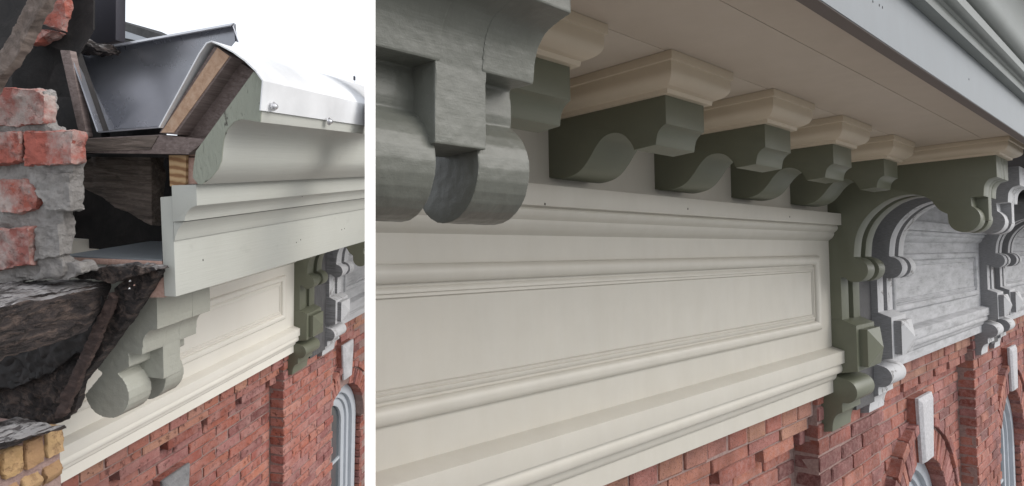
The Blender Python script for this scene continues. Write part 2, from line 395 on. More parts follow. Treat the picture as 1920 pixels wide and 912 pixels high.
def modillion(fr, u, label):
    t = thing('modillion', fr, (u, -1, .316), label, 'modillion', 'small scrolled modillions under the soffit')
    part('scroll_block', MB().prism(MODP, u, u+.142), 'sage_dark', t, fr, .0015)
    part('crown_moulding', MB().rings(ring_rect(u, u+.142, -1, -.686, crown_prof(.316, .3845))), 'cream_bounce', t, fr, .001)

def frieze(fr, u0, u1, mat, label, ends=True, top=.3842):
    t = thing('frieze', fr, (u1, -1, -.5), label, 'frieze')
    m = 'mortar'
    part('backing_board', MB().box(u0, u1, -1.08, -1.0, -.555, top), mat, t, fr)
    sh = [(-1.0005,.163),(-.9485,.163),(-.9485,.117),(-.966,.1165)]+smooth([(-.966,.1165),(-.962,.108),(-.965,.098),(-.974,.090)])[1:]+smooth([(-.977,.088),(-.978,.078),(-.986,.066),(-.999,.056)])[:]+[(-1.0005,.054)]
    part('upper_ledge', MB().prism(sh, u0, u1-.0005), mat, t, fr, .0012)
    lo = [(-1.0005,-.370),(-.953,-.384),(-.953,-.432),(-.967,-.4335),(-.966,-.441)]+smooth([(-.966,-.441),(-.962,-.455),(-.966,-.470),(-.978,-.477)])[1:]+[(-.984,-.480)]+smooth([(-.984,-.480),(-.988,-.496),(-.998,-.506),(-1.006,-.508)])[1:]+[(-1.0065,-.520)]+smooth([(-1.0065,-.520),(-1.0025,-.530),(-1.006,-.542),(-1.02,-.545)])[1:]+[(-1.05,-.546),(-1.05,-.37)]
    part('lower_ledge', MB().prism(lo, u0, u1-.0005), mat, t, fr, .0012)
    # panel: bead frame, stepped inner frame, sunk field
    a, b = u0+.125, u1-.125
    def bead(ua, ub, za, zb, wdt, prof, name):     # rectangular ring swept with profile (distance inward, height above -1)
        mb = MB(); n = len(prof); vs = []
        for d, h in prof: vs += [(ua+d, -1+h, zb-d), (ub-d, -1+h, zb-d), (ub-d, -1+h, za+d), (ua+d, -1+h, za+d)]
        fs = []
        for j in range(n-1):
            for i in range(4): fs.append((j*4+i, j*4+(i+1) % 4, (j+1)*4+(i+1) % 4, (j+1)*4+i))
        for i in range(4): fs.append(((n-1)*4+i, (n-1)*4+(i+1) % 4, (i+1) % 4, i))
        mb.add(vs, fs); part(name, mb, mat, t, fr, 0, ang=38)
    tor = [(0, -.004), (0, .003)]+[(.0185-.0185*math.cos(x*math.pi/8), .003+.015*math.sin(x*math.pi/8)) for x in range(1, 8)]+[(.037, .003), (.037, -.004)]
    bead(a, b, -.293, -.002, 0, tor, 'bead_moulding')
    bead(a+.042, b-.042, -.250, -.045, 0, [(0,-.004),(0,.002),(.006,.0065),(.011,.0065),(.0125,.0025),(.017,.0045),(.0185,.0045),(.0215,-.0005),(.0215,-.004)], 'panel_moulding')
    part('panel_field', MB().box(a+.064, b-.064, -1.002, -.9990, -.228, -.067), mat, t, fr)
    return t

# ---------------------------------------------------------------- brickwork
def brick_mesh(name, L, H, D, mat, seed, j=.004):
    rs = random.Random(seed); bm = bmesh.new(); bmesh.ops.create_cube(bm, size=1)
    for v in bm.verts: v.co = Vector((v.co.x*L, v.co.y*D, v.co.z*H))
    bmesh.ops.bevel(bm, geom=bm.edges[:], offset=min(H, L)*.07, segments=1, affect='EDGES')
    for v in bm.verts: v.co += Vector((rs.uniform(-j, j), rs.uniform(-j, j)*.6, rs.uniform(-j, j)*.7))
    for f in bm.faces: f.smooth = False
    me = bpy.data.meshes.new(name); bm.to_mesh(me); bm.free(); me.materials.append(M[mat]); return me
class Wall:
    def __init__(s, fr, p0, label, name='brick_wall'):
        s.fr = fr; s.root = thing(name, fr, p0, label, 'wall'); s.bricks = []; s.cache = {}
    def brick(s, u, v, z, L, H, D, mat='brick', rot=0.0):
        """centre u,z, front face at v, depth D"""
        p = s.fr.px((u, v, z))
        if not p or not (-70 < p[0] < 1990 and -60 < p[1] < 990): return
        lim = p[0]-696 if s.fr.side > 0 else 692-p[0]
        if lim < -20: return
        q = s.fr.px((u+L/2, v, z)); q2 = s.fr.px((u-L/2, v, z)); q3 = s.fr.px((u, v, z+H/2)); q4 = s.fr.px((u, v, z-H/2))
        if not (q and q2 and q3 and q4): return
        if s.fr.side > 0 and q2[0] < 694: return
        if s.fr.side < 0 and q[0] > 690: return
        s.bricks.append((abs(q[0]-q2[0])*abs(q3[1]-q4[1]), u, v, z, L, H, D, mat, rot))
    def build(s, limit=292):
        s.bricks.sort(key=lambda b: -b[0]); k = s.fr.s; p0 = Vector(s.root['_p0']); rest = {}
        for i, (ar, u, v, z, L, H, D, mat, rot) in enumerate(s.bricks):
            loc = s.fr.P((u, v-D/2, z))-p0; loc.y += random.uniform(-.0035, .0035)*k
            key = (round(L, 2), round(H, 3), round(D, 2), mat, i % 4)
            if key not in s.cache: s.cache[key] = brick_mesh('brick', L*k, H*k, D*k, mat, hash(str(key)) % 9999 if False else len(s.cache)*7+3, .0035*k)
            me = s.cache[key]
            mt = Matrix.Translation(loc) @ Matrix.Rotation(rot+random.uniform(-.012, .012), 4, 'Y') @ Matrix.Diagonal((L/round(L, 2), 1, 1, 1))
            if i < limit:
                o = bpy.data.objects.new('brick', me); C.objects.link(o); o.parent = s.root; o.matrix_local = mt
            else: rest.setdefault(mat, []).append((me, mt))
        for mat, lst in rest.items():
            bm = bmesh.new()
            for me, mt in lst:
                n0 = len(bm.verts); bm.from_mesh(me); bm.verts.ensure_lookup_table()
                for v in bm.verts[n0:]: v.co = mt @ v.co
            me = bpy.data.meshes.new('brickwork'); bm.to_mesh(me); bm.free(); me.materials.append(M[mat])
            o = bpy.data.objects.new('brickwork', me); C.objects.link(o); o.parent = s.root; o['kind'] = 'stuff'
PH = .0665; MO = .011
def wall_run(W, uL, uR, zt, zb, v, depth, win=None, par=0, mat='brick'):
    """running bond between uL and uR from zt down; corners keep full bricks"""
    z = zt; c = par
    while z > zb:
        zc = z-PH/2+MO/2; h = PH-MO
        u = uL-(0 if c % 2 == 0 else .12); first = True
        while u < uR-.01:
            a, b = max(u, uL), min(u+.24, uR)
            u += .24
            if b-a < .03: continue
            segs = [(a, b)]
            if win:
                uc, wz, r, ro, ks = win
                if zc < wz: 
                    segs = []
                    if a < uc-r: segs.append((a, min(b, uc-r)))
                    if b > uc+r: segs.append((max(a, uc+r), b))
                else:
                    hw2 = (r+.05)**2-(zc-wz)**2
                    if hw2 > 0:
                        hw = math.sqrt(hw2); segs = []
                        if a < uc-hw: segs.append((a, min(b, uc-hw)))
                        if b > uc+hw: segs.append((max(a, uc+hw), b))
            for (x, y) in segs:
                if y-x < .035: continue
                d = depth
                if win and zc < win[1] and (abs(y-(win[0]-win[2])) < .001 or abs(x-(win[0]+win[2])) < .001): d = .16
                W.brick((x+y)/2, v+random.uniform(-.002, .002), zc, y-x-MO, h, d, mat)
        z -= PH; c += 1
def masonry(fr, bays, pils, windows, label, zb=-3.2, extra_keys=()):
    W = Wall(fr, (2.7, -1.05, -.7), label); vr, vp = -1.14, -1.04
    core = MB()
    for (a, b) in pils:
        wall_run(W, a, b, -.552, zb, vp, .103)
        core.box(a+.008, b-.008, -1.3, vp-.009, -7, -.545)
    for (a, b), win in zip(bays, windows):
        # header row, string row and dentil row corbelled out under the frieze
        u = a+.02
        while u < b-.05:
            W.brick(u+.067, -1.055+random.uniform(-.003,.003), -.603, .122, .078, .09, 'brick_orange'); u += .135
        u = a-.08
        while u < b-.02:
            x, y = max(u, a), min(u+.25, b)
            if y-x > .03: W.brick((x+y)/2, -1.075, -.6745, y-x-MO, .047, .08, 'brick_orange')
            u += .25
        u = a-.10
        while u < b-.02:
            x, y = max(u, a), min(u+.265, b)
            if y-x > .03: W.brick((x+y)/2, -1.092, -.734, y-x-MO, .056, .06, 'brick')
            u += .32
        core.box(a-.01, b+.01, -1.3, -1.063, -.648, -.545); core.box(a-.01, b+.01, -1.3, -1.084, -.7045, -.648)
        wall_run(W, a, b, -.7705, zb, vr, .035, win)
        if win:
            uc, wz, r, ro, ks = win; n = 32; th = math.pi/n
            for i in range(n):
                ang = th*(i+.5)
                if abs(ang-math.pi/2) < .16: continue
                rm = (r+ro)/2-.03; W.brick(uc+rm*math.cos(ang), -1.104, wz+rm*math.sin(ang), ro-r-.064, rm*th-.009, .18, 'brick', -ang)
            for i in range(19):
                ang = math.pi*(i+.5)/19
                if abs(ang-math.pi/2) < .16: continue
                W.brick(uc+(ro-.027)*math.cos(ang), -1.088, wz+(ro-.027)*math.sin(ang), .050, (ro-.027)*math.pi/19-.008, .08, 'brick', -ang)
            o_ = arc(uc, wz, ro-.004, 0, 180, 40); i_ = arc(uc, wz, r+.008, 0, 180, 40)[::-1]
            core.prism(o_+i_, -1.2, -1.112, ax=1)
            ri = r+.03
            pts = [(a-.01,-.70),(b+.01,-.70),(b+.01,-7),(uc+ri,-7)]+arc(uc, wz, ri, 0, 180, 28)+[(uc-ri,-7),(a-.01,-7)]
            core.prism([(p[0], p[1]) for p in pts], -1.3, vr-.009, ax=1)
        else: core.box(a-.01, b+.01, -1.3, vr-.009, -7, -.70)
    part('mortar_core', core, 'mortar', W.root, fr, ang=20)
    for win in windows:
        if not win: continue
        uc, wz, r, ro, ks = win; k = MB()
        zt, zl, ha, hb = ks[:4]
        def kq(v, c=0): return [(uc-ha+c,v,zt-c),(uc+ha-c,v,zt-c),(uc+hb-c*.8,v,zl+c*.3),(uc-hb+c*.8,v,zl+c*.3)]
        bk = MB().hexa(kq(-1.16, .004), kq(-1.1005, .004)); part('keystone_backing', bk, 'brick', W.root, fr)
        k.hexa(kq(-1.10), kq(-1.083)); k.hexa(kq(-1.0829, .001), kq(-1.068, .030))
        part('keystone', k, ks[4] if len(ks) > 4 else 'stone', W.root, fr, .002, ang=15)
    W.build(); return W
def window(fr, uc, wz, r, label):
    t = thing('arched_window', fr, (uc, -1.25, wz), label, 'window', 'arched sash windows in the brick wall')
    def ringpts(ra, rb, v0, v1, bot=-4.5):
        mb = MB(); o = [(uc-rb, bot)]+[p for p in arc(uc, wz, rb, 180, 0, 28)]+[(uc+rb, bot)]
        i = [(uc+ra, bot)]+arc(uc, wz, ra, 0, 180, 28)+[(uc-ra, bot)]
        n = len(o); i = i[::-1]; vs = []
        for p in o: vs += [(p[0], v0, p[1]), (p[0], v1, p[1])]
        for p in i: vs += [(p[0], v0, p[1]), (p[0], v1, p[1])]
        fs = []
        for k in range(n-1):
            a, b = 2*k, 2*k+2; c, d = 2*(n+k), 2*(n+k+1)
            fs += [(a,b,b+1,a+1), (c,d,d+1,c+1), (a,b,d,c), (a+1,b+1,d+1,c+1)]
        return mb.add(vs, fs)
    f = part('frame', ringpts(r-.085, r-.004, -1.30, -1.185), 'frame', t, fr, .002)
    part('inner_bead', ringpts(r-.135, r-.0855, -1.30, -1.215), 'frame', f or t, fr, .002, root=t)
    s = part('sash', ringpts(r-.205, r-.136, -1.30, -1.235), 'frame', t, fr, .002)
    part('glazing_bar', MB().box(uc-r+.2, uc+r-.2, -1.27, -1.245, wz-.35, wz-.325).box(uc-.014, uc+.014, -1.27, -1.246, wz-3, wz+r-.2), 'frame', t, fr)
    part('glass_pane', MB().prism([(uc-r+.19, -4.5)]+arc(uc, wz, r-.19, 180, 0, 28)+[(uc+r-.19, -4.5)], -1.262, -1.258, ax=1), 'glass', t, fr)

def nails(fr, root, v, pts, r=.002):
    for x, y in pts:
        p = on(fr, x, y, 1, v+.0004); part('nail_hole', MB().prism([(p[0]+r*math.cos(k*1.047), p[2]+r*1.5*math.sin(k*1.047)) for k in range(6)], v-.001, v+.0004, ax=1), 'black_wood', root, fr)

# ================================================================ LONG BUILDING (right of the border strip)
BAYS = [(.45, 2.645), (3.40, 5.325), (6.08, 8.0)]; PILS = [(2.645, 3.40), (5.325, 6.08), (8.0, 8.75)]
KS = (-.83, -1.205, .138, .100)
WINS = [None, (4.30, -1.77, .56, .80, KS), (6.98, -1.77, .56, .80, KS)]
masonry(R, BAYS, PILS, WINS, 'weathered red brick wall with pilasters and round arches under the long cream and grey frieze')
window(R, 4.30, -1.77, .56, 'arched window under the wide pale keystone at the bottom right of the red wall')
window(R, 6.98, -1.77, .56, 'arched window cut by the right edge of the photo, beyond the second brick pilaster')
t = thing('building_core', R, (3, -1.4, -1), 'plain masonry body of the long red brick building behind its cornice', 'building')
part('wall', MB().box(.2, 9.5, -1.42, -1.31, -4.2, .6), 'mortar', t, R)
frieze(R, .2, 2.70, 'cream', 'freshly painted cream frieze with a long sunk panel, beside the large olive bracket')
t = thing('infill_board', R, (2.904, -1, 0), 'bare grey board in the gap between the olive bracket and the bare wooden bracket', 'board')
part('board', MB().box(2.905, 3.129, -1.08, -.985, -.66, .384), 'old_grey', t, R)
nails(R, bpy.data.objects['frieze'], -.9485, [(1022,383),(1290,392),(1481,407)], .0022)
frieze(R, 3.334, 5.38, 'weathered', 'weathered greyish white frieze with flaking panel seen through the olive bracket arch')
t = thing('infill_board', R, (5.584, -1, 0), 'bare grey board between the far pair of brackets near the right edge', 'board')
part('board', MB().box(5.585, 5.809, -1.08, -.985, -.66, .384), 'old_grey', t, R)
frieze(R, 6.014, 8.0, 'weathered', 'farthest weathered frieze at the right edge of the photo')
bracket(R, .285, 'huge grey green bracket with thick lumpy paint at the top left of the cream frieze', 'sage_thick', bevel=0, lower=False, crown=None, top=.384, near=1, rough=(.0042, .0016, 5, 2.0))
bracket(R, 2.70, 'large smooth olive bracket with cut out arch closing the cream panel on the right', 'sage_dark')
bracket(R, 3.13, 'bare grey wooden bracket directly behind the large olive bracket on the right', 'stripped', crown=None)
bracket(R, 5.38, 'grey weathered bracket at the far end of the flaking white panel', 'stripped', crown=None)
bracket(R, 5.81, 'second grey weathered bracket of the far pair near the right edge', 'stripped', crown=None)
for i, (u, lb) in enumerate(((.64, 'modillion half hidden behind the huge lumpy grey green bracket'), (1.06, 'nearest fully visible modillion, first to the right of the huge bracket'),
        (1.482, 'second fully visible modillion, middle of the row under the soffit'), (1.908, 'third fully visible modillion under the soffit'), (2.35, 'farthest modillion of the row, touching the large olive bracket'))):
    modillion(R, u, lb)
# soffit boards, fascia, crown of the long building
t = thing('soffit', R, (1.5, -.6, .385), 'warm cream boarded soffit above the row of modillions', 'soffit')
for a, b in ((-1.0, -.655), (-.6535, -.471), (-.4695, -.352)):
    part('soffit_board', MB().box(-.6, 2.96, a, b, .385, .40), 'cream_soffit', t, R, .0006)
part('old_soffit_board', MB().box(2.962, 9, -1.0, -.36, .386, .40), 'black_wood', t, R)
t = thing('eaves_cornice', R, (1.5, -.33, .345), 'pale eaves fascia with mouldings and gutter crown across the top right corner', 'cornice')
part('underside_shade', MB().box(-.6, 9, -.352, -.3315, .3435, .3448), 'shade_strip', t, R)  # thin sheet under the fascia, coloured with its shadow
part('fascia_board', MB().box(-.6, 9, -.351, -.330, .345, .60), 'fascia_pale', t, R, .001, label='broad pale bluish fascia board')
part('bed_moulding', MB().prism([(-.3295,.452),(-.309,.452)]+smooth([(-.309,.452),(-.307,.460),(-.307,.472)])+[(-.302,.474)]+smooth([(-.302,.474),(-.292,.472),(-.285,.476)])+[(-.285,.496),(-.3295,.50)], -.6, 9), 'sage_crown', t, R, .0008)
part('crown_moulding', MB().prism([(-.3295,.503),(-.292,.503)]+smooth([(-.292,.503),(-.276,.507),(-.266,.520),(-.262,.540),(-.258,.565),(-.245,.590),(-.222,.606),(-.195,.612)], 5)+[(-.188,.66),(-.3295,.66)], -.6, 9), 'sage_crown', t, R, .0008)
part('metal_drip', MB().prism([(-.1875,.640),(-.184,.640),(-.184,.668),(-.35,.70),(-.35,.697),(-.1875,.665)], -.6, 9), 'drip', t, R)
nails(R, t, -.330, [(1637,3),(1649,10),(1655,14),(1817,149)], .0016)
part('roof_deck', MB().box(-.6, 9, -1.42, -.3515, .41, .60), 'roofing', t, R)

# ================================================================ OPENED BUILDING (left of the border strip)
CUT = 1.5
def TL(x, y, u=CUT): p = on(LT, x, y, 0, u); return (p[1], p[2])
def T3(x, y, ax, c): return on(LT, x, y, ax, c)
FAR = 7.0
def run(name, pix, mat, parent, u=CUT, u1=FAR, bevel=.0012, **k):
    return part(name, MB().prism([TL(x, y, u) for x, y in pix], u, u1), mat, parent, LT, bevel, **k)
masonry(LD, [(.75, 2.645), (3.40, 5.325), (6.08, 8.0)], [(2.645, 3.40), (5.325, 6.08)], [(1.66, -1.70, .42, .62, (-.90, -1.24, .105, .08, 'stone_dirty')), (3.75, -1.60, .42, .62, (-.79, -1.10, .105, .075)), None], 'red brick wall with a pilaster and arched window below the cream frieze, left of the white border strip')
window(LD, 3.75, -1.60, .42, 'arched window with pale frame at the bottom of the left wall beside the white border strip')
t = thing('building_core', LT, (3, -2, -1), 'plain masonry body behind the opened cornice on the left', 'building')
part('wall', MB().box(1.66, 9, -2.5, -2.24, -5, -.42), 'mortar', t, LT)
frieze(LD, .8, 2.70, 'cream_lit', 'bright cream frieze under the cut cornice, between the rotten wood and the olive bracket', top=.405)
t = thing('infill_board', LD, (2.904, -1, 0), 'bare grey board between the olive and the grey bracket of the left building', 'board')
part('board', MB().box(2.905, 3.129, -1.08, -.985, -.66, .45), 'old_grey', t, LD)
frieze(LD, 3.334, 5.38, 'weathered', 'weathered white frieze with flaking panel behind the olive bracket of the left building', top=.405)
bracket(LD, 2.70, 'olive bracket with cut out arch at the right end of the bright cream frieze', 'sage_dark', crown=None)
bracket(LD, 3.13, 'bare grey wooden bracket behind the olive bracket of the left building', 'stripped', crown=None)
# the bracket under the cut end
KB = 1.27
vz = TL(294, 562, 1.56)
LB = Fr(AL, .5*KB, off=(1.56/KB, vz[0]/KB+.443, vz[1]/KB-.325), side=-1)
LB.o = (1.56/KB, vz[0]/KB+.443, vz[1]/KB-.325)
bracket(LB, 0, 'big sage green scrolled bracket hanging under the cut end of the fascia board', 'sage_old', crown=None, top=.36, bevel=0, lower=False, wd=.185, vb=-.86, near=2, rough=(.0016, .0005, 16, 5.0))

t = thing('cut_cornice', LT, (CUT, -1.2, -.3), 'sage green wooden eaves cornice sawn open at its end, running to the white border strip', 'cornice')
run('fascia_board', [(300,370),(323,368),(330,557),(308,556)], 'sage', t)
nails(LT, t, TL(328, 500)[0], [(381,488),(556,455),(564,450),(641,431),(646,429)])
nails(LT, t, TL(368.5, 366)[0], [(391,371),(404,371),(473,371),(567,368)])
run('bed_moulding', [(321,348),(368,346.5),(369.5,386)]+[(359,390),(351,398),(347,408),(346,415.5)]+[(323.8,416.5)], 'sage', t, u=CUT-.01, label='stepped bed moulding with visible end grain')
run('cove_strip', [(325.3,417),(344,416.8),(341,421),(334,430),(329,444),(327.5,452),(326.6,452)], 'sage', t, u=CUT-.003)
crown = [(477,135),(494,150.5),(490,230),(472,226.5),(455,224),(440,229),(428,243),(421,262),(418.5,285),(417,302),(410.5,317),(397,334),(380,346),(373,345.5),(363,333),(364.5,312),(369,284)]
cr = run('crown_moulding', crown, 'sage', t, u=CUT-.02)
part('cracked_end', MB().prism([TL(x, y, CUT-.02) for x, y in crown], CUT-.0235, CUT-.0203), 'end_crack', t, LT, label='cracked end grain of the crown moulding')
run('sloping_board', [(402,86),(434,107),(330,253),(298,250)], 'brown_board', t, u=CUT-.02, label='sloping gutter board')
part('board_end', MB().prism([TL(x, y, CUT-.02) for x, y in [(409,90),(431,106),(327,249),(303,249)]], CUT-.0225, CUT-.0202), 'new_wood', t, LT, label='bright raw end grain of the sloping board')
run('backing_board', [(434,107),(478,135),(384,262),(330,256)], 'brown_board', t, u=CUT+.03)
run('base_board', [(153,260),(300,252.5),(388,262),(352,290),(153,287)], 'brown_board', t, u=CUT-.01)
part('board_end', MB().prism([TL(x, y, CUT-.01) for x, y in [(156,262),(298,254.5),(283,281),(157,284)]], CUT-.0128, CUT-.0102), 'old_wood', t, LT, label='dark end grain of the gutter base board')
run('side_board', [(112,94),(131,95),(163,256),(150,262)], 'brown_board', t, u=CUT-.015, u1=CUT+.006)
run('pine_block', [(316,291),(349,291),(348,347),(318,350)], 'pine_end', t, u=CUT+.02, u1=CUT+1.4)
run('red_block', [(349.5,291),(372,289),(362,312),(362,333),(371,345.5),(349,346)], 'pink_wood', t, u=CUT+.03, u1=CUT+1.4)
# soffit board and its packing
run('soffit_board', [(114,482),(303,490),(303,500),(114,494)], 'pink_wood', t, u=CUT)
part('painted_face', MB().prism([TL(*p) for p in [(114,479.5),(303,487.5),(303,489.8),(114,481.8)]], CUT+.001, FAR), 'fascia_pale', t, LT)
run('packing_block', [(258,501),(304,501),(305.5,518),(300,519)], 'new_wood', t, u=CUT+.005, u1=CUT+.5)
run('packing_block', [(255,520),(307,520),(308,558.5),(255,558.5)], 'pink_wood', t, u=CUT+.008, u1=CUT+.06)
a = TL(390, 230, CUT)
# rafters and the dark void
rb = thing('rafter', LT, (CUT+.12, -1.4, -.2), 'dark old rafter foot with slanting underside inside the cut cornice', 'rafter')
RP = [(151,293),(282,289),(285,428),(131,345)]
near = [T3(x, y, 0, CUT+.10) for x, y in RP]; RP2 = [(170,293),(316,290),(317,364),(298,440),(285,428)]
mb = MB().prism([TL(x, y, CUT+.10) for x, y in [(120,294),(282,289.5),(284,362),(284,430),(120,337)]], CUT+.10, CUT+.165)
part('beam', mb, 'old_wood', rb, LT, .003, rough=(.004, .0035, 14, 1.0), ang=70)
vd = thing('void_blackout', LT, (CUT+.6, -1.5, -.2), 'added black boards that keep the hollow behind the cut cornice dark', 'boards')  # boards added to shut out the sky and turn the hollow black
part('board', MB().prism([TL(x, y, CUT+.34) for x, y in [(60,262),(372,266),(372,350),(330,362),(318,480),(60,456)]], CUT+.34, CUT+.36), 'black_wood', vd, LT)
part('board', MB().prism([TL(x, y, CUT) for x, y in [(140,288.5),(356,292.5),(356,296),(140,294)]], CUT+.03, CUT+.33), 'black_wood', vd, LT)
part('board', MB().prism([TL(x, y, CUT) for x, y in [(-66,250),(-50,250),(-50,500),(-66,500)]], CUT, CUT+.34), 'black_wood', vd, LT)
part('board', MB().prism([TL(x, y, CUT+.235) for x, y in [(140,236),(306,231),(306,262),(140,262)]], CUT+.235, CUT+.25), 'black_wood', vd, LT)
# drip edge, bolts
dr = thing('metal_drip_edge', LT, (CUT, -.93, .1), 'shiny folded metal drip edge capping the crown, held by two bolts', 'drip edge')
outer = [(486.5,207),(491,152),(478,134),(458,115),(436,99),(412,86),(396,79),(388,82),(374,102),(340,165),(299,240)]
oi = [TL(x, y, CUT-.035) for x, y in outer]
def offs(pts, d):
    out = []
    for i, p in enumerate(pts):
        a = Vector(pts[max(i-1, 0)]); b = Vector(pts[min(i+1, len(pts)-1)]); n = (b-a).normalized(); out.append((p[0]+n.y*d, p[1]-n.x*d))
    return out
part('folded_sheet', MB().prism(oi+offs(oi, .0035)[::-1], CUT-.035, FAR), 'drip', dr, LT)
vfront = TL(491, 190, CUT-.035)[0]+.004
for x, y in ((512,200), (616,228)):
    p = T3(x, y, 1, vfront); mb = MB(); rg = []
    for (r, dv) in ((.012,0),(.012,.003),(.007,.003),(.0075,.009),(.004,.013)):
        rg.append([(p[0]+r*math.cos(k*math.pi/4), vfront+dv, p[2]+r*math.sin(k*math.pi/4)) for k in range(8)])
    part('bolt', mb.rings(rg), 'bolt', dr, LT)
# zinc gutter
gt = thing('zinc_gutter', LT, (CUT, -1.3, .1), 'open galvanised box gutter with an upright end sheet above the cut cornice', 'gutter')
def sheet(name, near, th=.003, mat='zinc', par=gt):
    P = [Vector(p) for p in near]; n = (P[1]-P[0]).cross(P[2]-P[0]).normalized()*th
    mb = MB(); k = len(P); mb.add([tuple(p) for p in P]+[tuple(p+n) for p in P], [tuple(range(k)), tuple(range(2*k-1, k-1, -1))]+[(i, (i+1) % k, (i+1) % k+k, i+k) for i in range(k)])
    return part(name, mb, mat, par, LT)
UB = CUT+.22
sheet('end_sheet', [T3(x, y, 0, UB) for x, y in [(144,98),(440,45),(442,78),(432,90),(300,237),(216,243)]])
sheet('end_flange', [T3(144,98,0,UB), T3(440,45,0,UB), T3(432,50,0,UB-.03), T3(150,101,0,UB-.03)])
sheet('end_hem', [T3(440,45,0,UB), T3(442,78,0,UB), T3(447,80,0,UB-.02), T3(436,49,0,UB-.02)])
sheet('side_sheet', [T3(131,95,0,CUT-.01), T3(184,247,0,CUT-.01), T3(217,243,0,UB-.002), T3(145,101,0,UB-.002)])
sheet('bottom_sheet', [T3(184,247.5,0,CUT-.01), T3(300,238,0,CUT-.01), T3(301,237,0,UB-.002), T3(217,243.5,0,UB-.002)])

# dark post, old beam, far roof edge
p = thing('dark_downpipe_box', LT, (CUT-.05, -1.4, .4), 'dark slate coloured square sheet metal shaft rising beside the gutter', 'shaft')
part('casing', MB().prism([TL(x, y, CUT+.25) for x, y in [(121,-70),(218,-70),(217,76),(160,96),(121,80)]], CUT+.25, CUT+.29), 'slate', p, LT, .003)
part('seam', MB().prism([TL(x, y, CUT+.245) for x, y in [(160,-70),(163,-70),(161,90),(158,90)]], CUT+.245, CUT+.2495), 'slate', p, LT)
b = thing('diagonal_beam', LT, (CUT-.2, -1.5, .3), 'fibrous grey brown old beam slanting across the top left corner', 'beam')
part('timber', MB().prism([TL(x, y, CUT-.22) for x, y in [(84,-60),(122,-60),(88,0),(60,42),(38,98),(-2,150),(-60,240),(-60,170),(0,85),(30,35),(46,0)]], CUT-.22, CUT-.19), wood('fibrous old timber', (.05,.038,.032), (.13,.10,.085), (.24,.19,.165), scale=(5,14,14), bs=1.0), b, LT, rough=(.003, .0022, 22, 4.0), ang=30)
b = thing('charred_lump', LT, (CUT, -1.5, .3), 'charred broken timber stub under the dark shaft', 'timber')
part('stub', MB().prism([TL(x, y, CUT+.05) for x, y in [(52,80),(70,66),(110,58),(140,64),(158,86),(150,97),(120,92),(80,85)]], CUT+.05, CUT+.2), 'rotten', b, LT, rough=(.004, .008, 14, 8.0), ang=70)
b = thing('dark_side_panel', LT, (CUT, -1.6, .1), 'black weathered board behind the brick pier, left of the gutter', 'board')
part('board', MB().prism([TL(x, y, CUT+.04) for x, y in [(20,70),(70,78),(116,95),(136,97),(190,250),(190,262),(150,300),(28,300)]], CUT+.04, CUT+.07), 'black_wood', b, LT)
b = thing('shallow_roof_edge', LT, (3, -2, .6), 'dark roof edge over a pale blue gutter board, above the zinc gutter', 'roof')
part('roof_slab', MB().prism([TL(x, y, 3.0) for x, y in [(225,38),(240,45),(305,66),(330,90),(225,80)]], 3.0, 3.3), 'roofing', b, LT)
part('eaves_board', MB().prism([TL(x, y, 2.98) for x, y in [(226,56),(278,73),(276,80),(226,70)]], 2.98, 2.998), 'frame', b, LT)
# far roof with aerial
def far(x, y, d): return w(ray(x, y)*d)
b = bpy.data.objects.new('distant_house', None); C.objects.link(b); b.location = far(672, 300, 60); tag(b, 'small grey flat roofed house far off behind the drip edge', 'house')
def farbox(name, x0, x1, y0, y1, d0, d1, mat, parent):
    vs = []
    for d in (d0, d1):
        for x, y in ((x0,y0),(x1,y0),(x1,y1),(x0,y1)): vs.append(w(ray(x, y)*d0 + Vector((0,0,d-d0)))-parent.location)
    me = bpy.data.meshes.new(name); me.from_pydata(vs, [], [(0,1,2,3),(7,6,5,4),(0,4,5,1),(1,5,6,2),(2,6,7,3),(3,7,4,0)]); me.materials.append(M[mat])
    o = bpy.data.objects.new(name, me); C.objects.link(o); o.parent = parent; return o
farbox('wall', 662, 683, 193, 560, 60, 66, 'frame', b); farbox('roof', 655, 683, 186, 193, 59.5, 66.5, 'slate', b)
b = bpy.data.objects.new('roof_aerial', None); C.objects.link(b); b.location = far(664, 186, 60.2); tag(b, 'thin aerial mast standing on the distant flat roof', 'aerial')
farbox('mast', 663.4, 664.4, 141, 186, 60.2, 60.3, 'bolt', b); farbox('tip', 663.7, 664.1, 70, 141, 60.2, 60.25, 'bolt', b); farbox('insulator', 662.4, 665.4, 143, 150, 60.1, 60.35, 'slate', b); farbox('clamp', 662.4, 665.4, 157, 160, 60.1, 60.35, 'slate', b)

